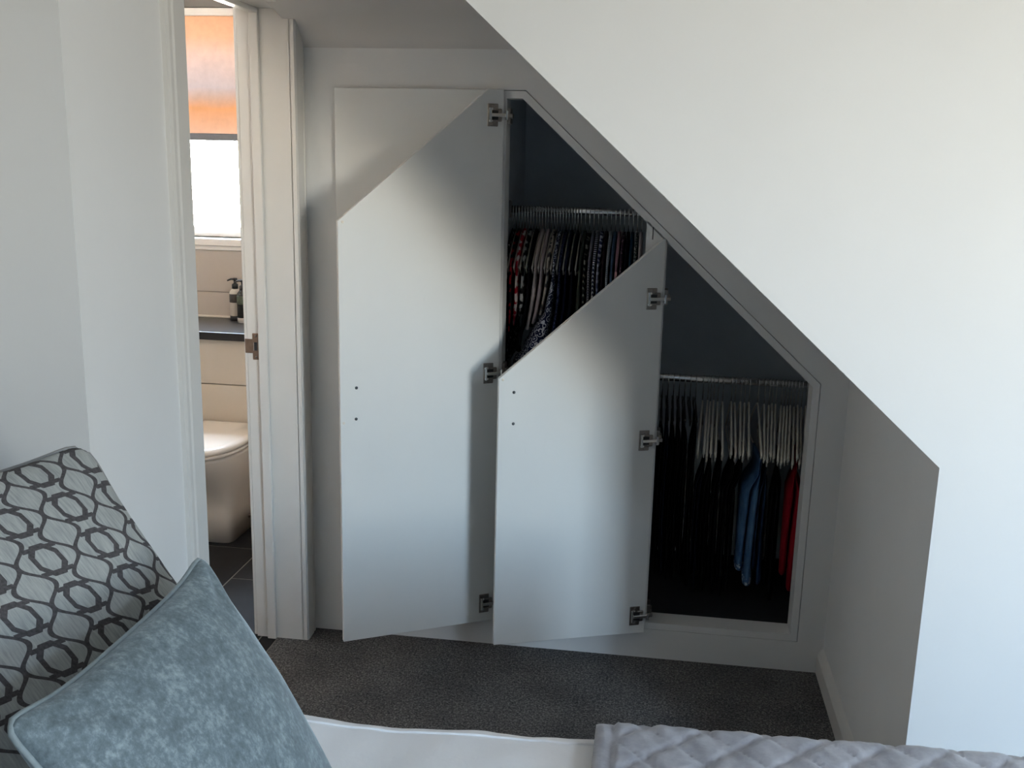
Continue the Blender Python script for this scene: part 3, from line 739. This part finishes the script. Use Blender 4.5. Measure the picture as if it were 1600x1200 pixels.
LIST = [  # px, material, length, label, name, options
 (789, 'c_blackdot', 0.40, 'long black skirt with pale dots showing below the plain black dress', 'skirt', dict(th=0.024)),
 (797, 'c_redprint', 0.26, 'black blouse with a red print hanging beside the open tall door', 'blouse', dict(sleeve=0.15)),
 (806, 'c_redwhite', 0.24, 'red blouse with a white print on the upper rail', 'blouse', dict(sleeve=0.16)),
 (815, 'c_bwprint', 0.22, 'black top with a scattered white print next to the red blouse', 'top', dict(sleeve=0.13)),
 (823, 'c_black', 0.30, 'plain black dress next to the black and white top', 'dress', dict(th=0.020, fwd=-0.02)),
 (834, 'c_cream', 0.24, 'plain cream blouse with long sleeves on the upper rail', 'blouse', dict(sleeve=0.20, th=0.013)),
 (842, 'c_blush', 0.20, 'pale blush blouse between the cream blouse and the cream printed top', 'blouse', dict(sleeve=0.18)),
 (851, 'c_creamprint', 0.17, 'cream top with a dark print beside the blush blouse', 'top', dict(sleeve=0.15)),
 (862, 'c_floralblue', 0.405, 'navy and white floral blouse flaring out below the other clothes', 'blouse', dict(fwd=-0.075, th=0.060, share=4.0, sleeve=0.32)),
 (871, 'c_floraldark', 0.415, 'dark navy blouse with a faint floral print', 'blouse', dict(sleeve=0.3)),
 (882, 'c_navy', 0.415, 'plain navy dress beside the dark floral blouse', 'dress', dict(th=0.020)),
 (890, 'c_ink', 0.415, 'plain ink black dress beside the olive blouse', 'dress', dict(th=0.020)),
 (898, 'c_olive', 0.40, 'plain dark olive blouse on the upper rail', 'blouse', dict(sleeve=0.3, th=0.013)),
 (908, 'c_zigzag', 0.415, 'black top with a grey zigzag print', 'top', dict(sleeve=0.3, th=0.012)),
 (917, 'c_pin', 0.40, 'grey shirt with fine stripes beside the zigzag top', 'shirt', dict(sleeve=0.3)),
 (924, 'c_navstripe', 0.40, 'navy top with bold white stripes', 'top', dict(sleeve=0.25)),
 (933, 'c_plaid', 0.42, 'navy and white checked shirt', 'shirt', dict(sleeve=0.34)),
 (941, 'c_plum', 0.40, 'plain dark plum top beside the checked shirt', 'top', dict(sleeve=0.2)),
 (948, 'c_bluestripe', 0.42, 'pale blue shirt with fine stripes', 'shirt', dict(sleeve=0.36, th=0.012)),
 (956, 'c_denimblue', 0.40, 'mid blue shirt between the striped shirt and the pink shirt', 'shirt', dict(sleeve=0.3)),
 (964, 'c_pink', 0.40, 'plain dusty pink shirt on the upper rail', 'shirt', dict(sleeve=0.32)),
 (973, 'c_plumdot', 0.42, 'plum blouse with pale dots', 'blouse', dict(sleeve=0.3)),
 (981, 'c_ink', 0.415, 'plain black navy top beside the dotted plum blouse', 'top', dict(sleeve=0.25)),
 (989, 'c_teal', 0.42, 'dark teal top beside the grey floral top', 'top', dict(sleeve=0.25)),
 (997, 'c_greyfloral', 0.40, 'grey top with a pale floral print', 'top', dict(sleeve=0.2)),
 (1009, 'c_palepink', 0.36, 'pale pink white top at the low end of the upper rail', 'top', dict(sleeve=0.2)),
]
def short_label(lb):
    for w in (' hanging', ' on the', ' showing', ' beside', ' next to', ' between', ' flaring', ' at the'): lb = lb.split(w)[0]
    return lb
HG1 = 'white hangers on the upper rail'
for i, row in enumerate(LIST):
    x = -0.488+0.02*i if i < 12 else -0.2435+(i-12)*0.01445
    G.append(dict(x=x, th=row[5].get('th', 0.0095), share=row[5].get('share', 1.0), end=row[2]+DROP*0.65+0.005))
for i, (px, mt, ln, lb, nm, kw) in enumerate(LIST):
    garment(i, nm, lb, nm, UP, mt, ln, kw.get('fwd', 0.0), kw.get('sleeve', 0.0))
    hanger(G[i]['x'], RZ1, 0.0, 0.0, HB1, 'white hanger inside the ' + short_label(lb), HG1)
for i in range(12):                                                  # bare ones hang between the clothes
    hanger(G[i]['x']+0.010, RZ1, 0.0, 0.0, HB1, 'bare white hanger bunched beside the open tall door on the upper rail', HG1)

# ------------------------------------------------------------------ lower rail: hangers and trousers
top = [0.181, 0.198, 0.207, 0.218, 0.232, 0.248, 0.277, 0.289, 0.308, 0.322, 0.336, 0.365, 0.387, 0.403, 0.413, 0.425, 0.444, 0.454, 0.464, 0.474, 0.486, 0.498, 0.51, 0.525]
tip = [0.166, 0.186, 0.205, 0.21, 0.223, 0.246, 0.273, 0.292, 0.301, 0.311, 0.332, 0.37, 0.375, 0.386, 0.402, 0.402, 0.422, 0.438, 0.453, 0.464, 0.471, 0.482, 0.485, 0.505]
TRX = ((0.19, 'dark navy trousers'), (0.255, 'black trousers before the pale blue jeans'), (0.352, 'pale blue jeans'), (0.402, 'mid blue jeans'), (0.446, 'black trousers beside the red ones'), (0.502, 'red trousers'))
HG2 = 'white hangers on the lower rail'
for i in range(1, len(top)):                                         # neighbours swing without crossing, front and back
    top[i] = max(top[i], top[i-1]+0.0095)
    lo, hi = tip[i-1]+0.0092, tip[i-1]+2*(top[i]-top[i-1])-0.0092
    tip[i] = min(max(tip[i], lo), hi) if hi > lo else tip[i-1]+(top[i]-top[i-1])
WH, BH = {}, {}                                                      # hanger -> swing and the height of its bar
for i, (a, b) in enumerate(zip(top, tip)):
    rz = math.asin((b-a)/0.20); st = random.uniform(0.95, 1.06)
    near = min(TRX, key=lambda q: abs(q[0]-a))
    hanger(a, RZ2, rz, 0.0, HB2, 'white hanger on the lower rail just above the ' + near[1], HG2, st)
    WH[i] = (a, rz, RZ2-0.233*st)
for i in range(9):
    rz = random.uniform(-0.012, 0.012); a = 0.005+i*0.019
    hanger(a, RZ2, rz, 0, HB2d, 'black clothes hanger on the lower rail', 'black hangers on the lower rail')
    BH[i] = (a, rz, RZ2-0.128)
cloth('c_jeans', 'denim', srgb(58, 92, 134), srgb(108, 146, 182))
cloth('c_darkjeans', 'denim', srgb(20, 30, 54), srgb(34, 48, 78))
cloth('c_midjeans', 'denim', srgb(34, 58, 92), srgb(58, 88, 122))
cloth('c_blacktr', 'plain', srgb(10, 11, 15))
cloth('c_navytr', 'plain', srgb(14, 19, 36))
cloth('c_red', 'plain', srgb(150, 14, 34))
plain('hem_thread', srgb(170, 182, 190), 0.9)
def trousers(h, target, mat, label, length=0.52, yc=-0.05, w=0.105, th=0.009, hem=False, near=0.050):
    x, rz, zbar = h; zt = zbar+0.007
    t = thing('trousers', label, 'trousers', (x, RY, zt), (0, 0, rz), 'trousers on the lower rail')
    def ring(side, Ls, d, grow=0.0):
        q = d/Ls; g = smooth01((d-near)/0.07); r = []             # folded thin over the bar, spreading below the hangers
        for j in range(18):
            a = 2*PI*j/18; c, s_ = math.cos(a), math.sin(a)
            u = math.copysign(abs(c)**0.7, c); y = yc+u*(w*(1-0.30*q)+grow)
            hx = 0.0022+(th*0.95-0.0022)*g
            r.append(((target-x)*g+side*hx*0.98+s_*(hx+grow)+0.004*math.sin(26*y+6*d)*g, y-0.010*side*q, -d))
        return r
    for side in (-1, 1):
        Ls = length*(1.0 if side > 0 else 0.90); n = 22
        bm = bmesh.new(); loft(bm, [ring(side, Ls, Ls*k/n) for k in range(n+1)])
        lg = obj('leg', bm, mat, t, base=(0, 0, 0), loc=(0, 0, 0), smooth=True)
        if hem:
            bm = bmesh.new(); loft(bm, [ring(side, Ls, Ls*0.945, 0.002), ring(side, Ls, Ls*0.975, 0.002), ring(side, Ls, Ls*1.003, 0.002)])
            obj('hem', bm, 'c_hem', lg, base=(0, 0, 0), loc=(0, 0, 0), smooth=True)
    return t
cloth('c_hem', 'print', srgb(66, 98, 136), srgb(160, 178, 194), 2.5)
BT, WT = 'black trousers hung on a black hanger of the lower rail', 'black trousers between the dark navy trousers and the pale blue jeans'
TR = [(BH[0], 0.003, 'c_blacktr', BT, dict(length=0.55, th=0.0049, near=0.025)),
      (BH[1], 0.024, 'c_navytr', 'long navy trousers beside the hinges of the short door', dict(length=0.55, th=0.0049, near=0.025)),
      (BH[2], 0.044, 'c_blacktr', BT, dict(length=0.54, th=0.0047, near=0.025)),
      (BH[3], 0.064, 'c_darkjeans', 'dark blue jeans hanging among the black trousers on black hangers', dict(length=0.55, th=0.0043, near=0.025)),
      (BH[4], 0.084, 'c_blacktr', BT, dict(length=0.56, th=0.0043, near=0.025)),
      (BH[5], 0.104, 'c_blacktr', BT, dict(length=0.56, th=0.0047, near=0.025)),
      (BH[6], 0.126, 'c_blacktr', BT, dict(length=0.54, th=0.0053, near=0.025)),
      (BH[8], 0.153, 'c_blacktr', BT, dict(length=0.58, th=0.0058, near=0.025)),
      (WH[1], 0.187, 'c_navytr', 'dark navy trousers under the white hangers', dict(length=0.50, th=0.0068)),
      (WH[3], 0.214, 'c_blacktr', WT, dict(length=0.50, th=0.0060)),
      (WH[5], 0.241, 'c_blacktr', WT, dict(length=0.50, th=0.0065)),
      (WH[7], 0.270, 'c_blacktr', WT, dict(length=0.50, th=0.0060)),
      (WH[9], 0.299, 'c_blacktr', WT, dict(length=0.48, th=0.0060)),
      (WH[11], 0.345, 'c_jeans', 'pale blue jeans with frayed hems on the lower rail', dict(hem=True, length=0.45, th=0.0145, yc=-0.085)),
      (WH[13], 0.400, 'c_midjeans', 'mid blue jeans beside the pale frayed jeans', dict(length=0.44)),
      (WH[16], 0.446, 'c_blacktr', 'black trousers between the mid blue jeans and the red trousers', dict(length=0.50)),
      (WH[21], 0.503, 'c_red', 'red trousers at the wall end of the lower rail', dict(length=0.46, th=0.014, yc=-0.085))]
for h, tx, mt, lb, kw in TR: trousers(h, tx, mt, lb, **kw)

# ------------------------------------------------------------------ bed
ZB = 0.585
t = thing('bed', 'low bed carrying the white duvet and the cushions', 'bed', (-0.2, 0.9, 0))
obj('bed_base', box(-1.28, 0.76, 0.22, 1.58, 0.06, 0.34, 0.015, 2), 'bed_fabric', t)
obj('mattress', box(-1.27, 0.75, 0.21, 1.59, 0.34, 0.556, 0.04, 3), 'mattress_white', t)
obj('headboard', box(-1.40, -1.285, 0.18, 1.62, 0.02, 1.02, 0.02, 3), 'bed_fabric', t)
for x in (-1.15, 0.65):
    for y in (0.32, 1.48): obj('leg', box(x-0.03, x+0.03, y-0.03, y+0.03, 0.0, 0.062, 0.004), 'black_plastic', t)
def drape(off, yn, yf, zt, zb, r):
    """profile points (y,z) from the near hem over the top to the far hem"""
    pts = []
    n = 8
    for k in range(9): pts.append((yn-off, zb+(zt-r-zb)*k/8))
    for k in range(1, n+1):
        a = PI/2*k/n; pts.append((yn-off+r-r*math.cos(a), zt-r+r*math.sin(a)))
    m = 60
    for k in range(1, m): pts.append((yn-off+r+(yf-yn+2*off-2*r)*k/m, zt))
    for k in range(0, n+1):
        a = PI/2*k/n; pts.append((yf+off-r+r*math.sin(a), zt-r+r*math.cos(a)))
    for k in range(1, 9): pts.append((yf+off, zt-r-(zt-r-zb)*k/8))
    return pts
def nz(x, y, z, s): return noise.noise(Vector((x*s, y*s, z*s)))
def sheet(name, mat, x0, x1, pts, dx, fn, thick, label, cat):
    bm = bmesh.new(); nx = int((x1-x0)/dx); N = len(pts)-1
    arc = [0]
    for a, b in zip(pts, pts[1:]): arc.append(arc[-1]+math.hypot(b[0]-a[0], b[1]-a[1]))
    V = []
    for i in range(nx+1):
        x = x0+(x1-x0)*i/nx; row = []
        for j, (y, z) in enumerate(pts):
            a = pts[max(j-1, 0)]; b = pts[min(j+1, N)]; d = Vector((b[0]-a[0], b[1]-a[1])).normalized(); nrm = Vector((-d.y, d.x))
            h = fn(x, arc[j], y, z)
            row.append((x, y+nrm.x*h+(x+0.6)*0.035, z+nrm.y*h, nrm))
        V.append(row)
    up = [[bm.verts.new(c[:3]) for c in r] for r in V]
    dn = [[bm.verts.new((c[0], c[1]-c[3].x*thick, c[2]-c[3].y*thick)) for c in r] for r in V]
    for i in range(nx):
        for j in range(N):
            bm.faces.new((up[i][j], up[i+1][j], up[i+1][j+1], up[i][j+1])); bm.faces.new((dn[i][j], dn[i][j+1], dn[i+1][j+1], dn[i+1][j]))
    for j in range(N):
        bm.faces.new((up[0][j], up[0][j+1], dn[0][j+1], dn[0][j])); bm.faces.new((up[nx][j+1], up[nx][j], dn[nx][j], dn[nx][j+1]))
    for i in range(nx):
        bm.faces.new((up[i+1][0], up[i][0], dn[i][0], dn[i+1][0])); bm.faces.new((up[i][N], up[i+1][N], dn[i+1][N], dn[i][N]))
    o = obj(name, bm, mat, base=((x0+x1)/2, 0.9, ZB), smooth=True)
    return tag(o, label, cat)
def duvet_h(x, a, y, z): return 0.010*nz(x, y, z, 3.2)+0.005*nz(x+4, y, z, 9)+0.0025*nz(x, y+9, z, 22)
DV = thing('duvet', 'white cotton duvet spread over the bed', 'duvet', (-0.2, 0.9, ZB))
dv = sheet('cover', 'duvet_cotton', -1.20, 0.775, drape(0.0, 0.120, 1.668, ZB, 0.17, 0.03), 0.022, duvet_h, 0.022, None, None)
dv.parent = DV; dv.location = Vector(dv.location)-Vector(DV.location)
# raised seam a little inside the far edge
bm = bmesh.new(); P = []
for i in range(90):
    x = -1.19+1.95*i/89; y = 1.630; P.append((x, y+(x+0.6)*0.035, ZB+duvet_h(x, 0, y, ZB)+0.001))
tube(bm, P, 0.0028, 6); obj('seam', bm, 'duvet_cotton', DV, smooth=True)
# quilted throw
TX0 = -0.064
def throw_h(x, a, y, z):
    u = (x-TX0-0.035)/0.108; v = a/0.105
    q = (1-math.exp(-6*abs(math.sin(PI*(u+v)))))*(1-math.exp(-6*abs(math.sin(PI*(u-v)))))
    if x < TX0+0.034: q = 0.55*math.sin(PI*max(0, min(1, (x-TX0)/0.034)))
    return 0.0075*q + 0.0035*nz(x*1.6+y, y*0.5, z, 30) + 0.002*nz(x, y, z, 7)
def fine(pts, step):
    out = []
    for a, b in zip(pts, pts[1:]):
        n = max(1, int(math.hypot(b[0]-a[0], b[1]-a[1])/step))
        for k in range(n): out.append((a[0]+(b[0]-a[0])*k/n, a[1]+(b[1]-a[1])*k/n))
    out.append(pts[-1]); return out
sheet('quilted_throw', 'quilt_satin', TX0, 0.80, fine(drape(0.014, 0.120, 1.668, ZB+0.026, 0.20, 0.040), 0.007), 0.0065, throw_h, 0.018, 'grey satin throw quilted in diamonds across the bed', 'throw')

# ------------------------------------------------------------------ cushions
def cushion(name, size, thick, base_pt, up, mats, label, uvscale, pinch=0.06, ear=0.05, wr=0.004, seed=0, pip=0.004, rnd=0.07, ux=(0, 1, 0), size_v=None):
    """a square cushion; local u runs along world y, local v along 'up'; its normal is turned to the room"""
    up = Vector(up).normalized(); ux = Vector(ux).normalized(); nr = ux.cross(up).normalized()
    if nr.x < 0: nr = -nr
    N = 64
    t = thing(name, label, 'cushion', base_pt)
    S = size/2; SV = (size_v or size)/2
    def warp(u, v):
        # outline: sides drawn in, corners pulled out into soft ears
        k = 1 - pinch*(1-v*v) ; l = 1 - pinch*(1-u*u)
        e = 1 + ear*(abs(u*v))**5 - rnd*(abs(u*v))**22
        return u*k*e, v*l*e
    def height(u, v):
        b = max(0, (1-u*u))*max(0, (1-v*v)); h = b**0.42
        w = 0
        for cu in (-1, 1):
            for cv in (-1, 1):
                du, dv_ = u-cu, v-cv; r = math.hypot(du, dv_)
                if r < 0.85:
                    th = math.atan2(dv_*cv, du*cu); w += (1-r/0.85)**1.5*math.sin(th*9+seed+cu*2+cv)*min(1, r*6)
        edge = (1-abs(u)**10)*(1-abs(v)**10)
        return thick/2*h + wr*w*edge + 0.003*nz(u*1.7+seed, v*1.7, 0, 2.2)*edge
    bm = bmesh.new(); uvl = bm.loops.layers.uv.new('UVMap'); C0 = Vector(base_pt)
    def pt(u, v, side):
        a, b = warp(u, v); h = height(u, v)*side
        return C0 + ux*(a*S) + up*((b+1)*SV) + nr*h
    par = lambda i: math.sin((-1+2*i/N)*PI/2)*0.5+(-1+2*i/N)*0.5
    for side in (1, -1):
        V = [[bm.verts.new(pt(par(i), par(j), side)) for j in range(N+1)] for i in range(N+1)]
        for i in range(N):
            for j in range(N):
                q = [(i, j), (i+1, j), (i+1, j+1), (i, j+1)]
                if side < 0: q = q[::-1]
                f = bm.faces.new([V[a][b] for a, b in q])
                for lp, (a, b) in zip(f.loops, q): lp[uvl].uv = (par(a)*S*uvscale+5, (par(b)*SV-(SV-S))*uvscale+5)
    bmesh.ops.remove_doubles(bm, verts=bm.verts[:], dist=0.0002)
    obj('cover', bm, mats[0], t, smooth=True)
    per = []
    n = 40
    for (a0, b0), (a1, b1) in (((-1, -1), (1, -1)), ((1, -1), (1, 1)), ((1, 1), (-1, 1)), ((-1, 1), (-1, -1))):
        for k in range(n):
            u = a0+(a1-a0)*k/n; v = b0+(b1-b0)*k/n; a, b = warp(u, v); per.append(C0 + ux*(a*S) + up*((b+1)*SV))
    bm = bmesh.new(); tube(bm, per, pip, 6, closed=True); obj('piping', bm, mats[1], t, smooth=True)
    return t
cushion('trellis_cushion', 0.64, 0.17, (-0.633, 1.136, ZB-0.003), (-0.62, 0.10, 0.78), ('trellis_jacquard', 'silver_piping'), 'large silver grey cushion with a dark trellis pattern', 1.0, seed=2, ear=0.05, pinch=0.03, ux=(0.44, 0.90, 0), size_v=0.704)
cushion('velvet_cushion', 0.46, 0.16, (-0.447, 1.150, ZB+0.003), (-0.49, 0, 0.872), ('velvet', 'velvet_piping'), 'grey blue velvet cushion leaning on the trellis cushion', 1.0, seed=5, ear=0.10, wr=0.006, pinch=0.010)
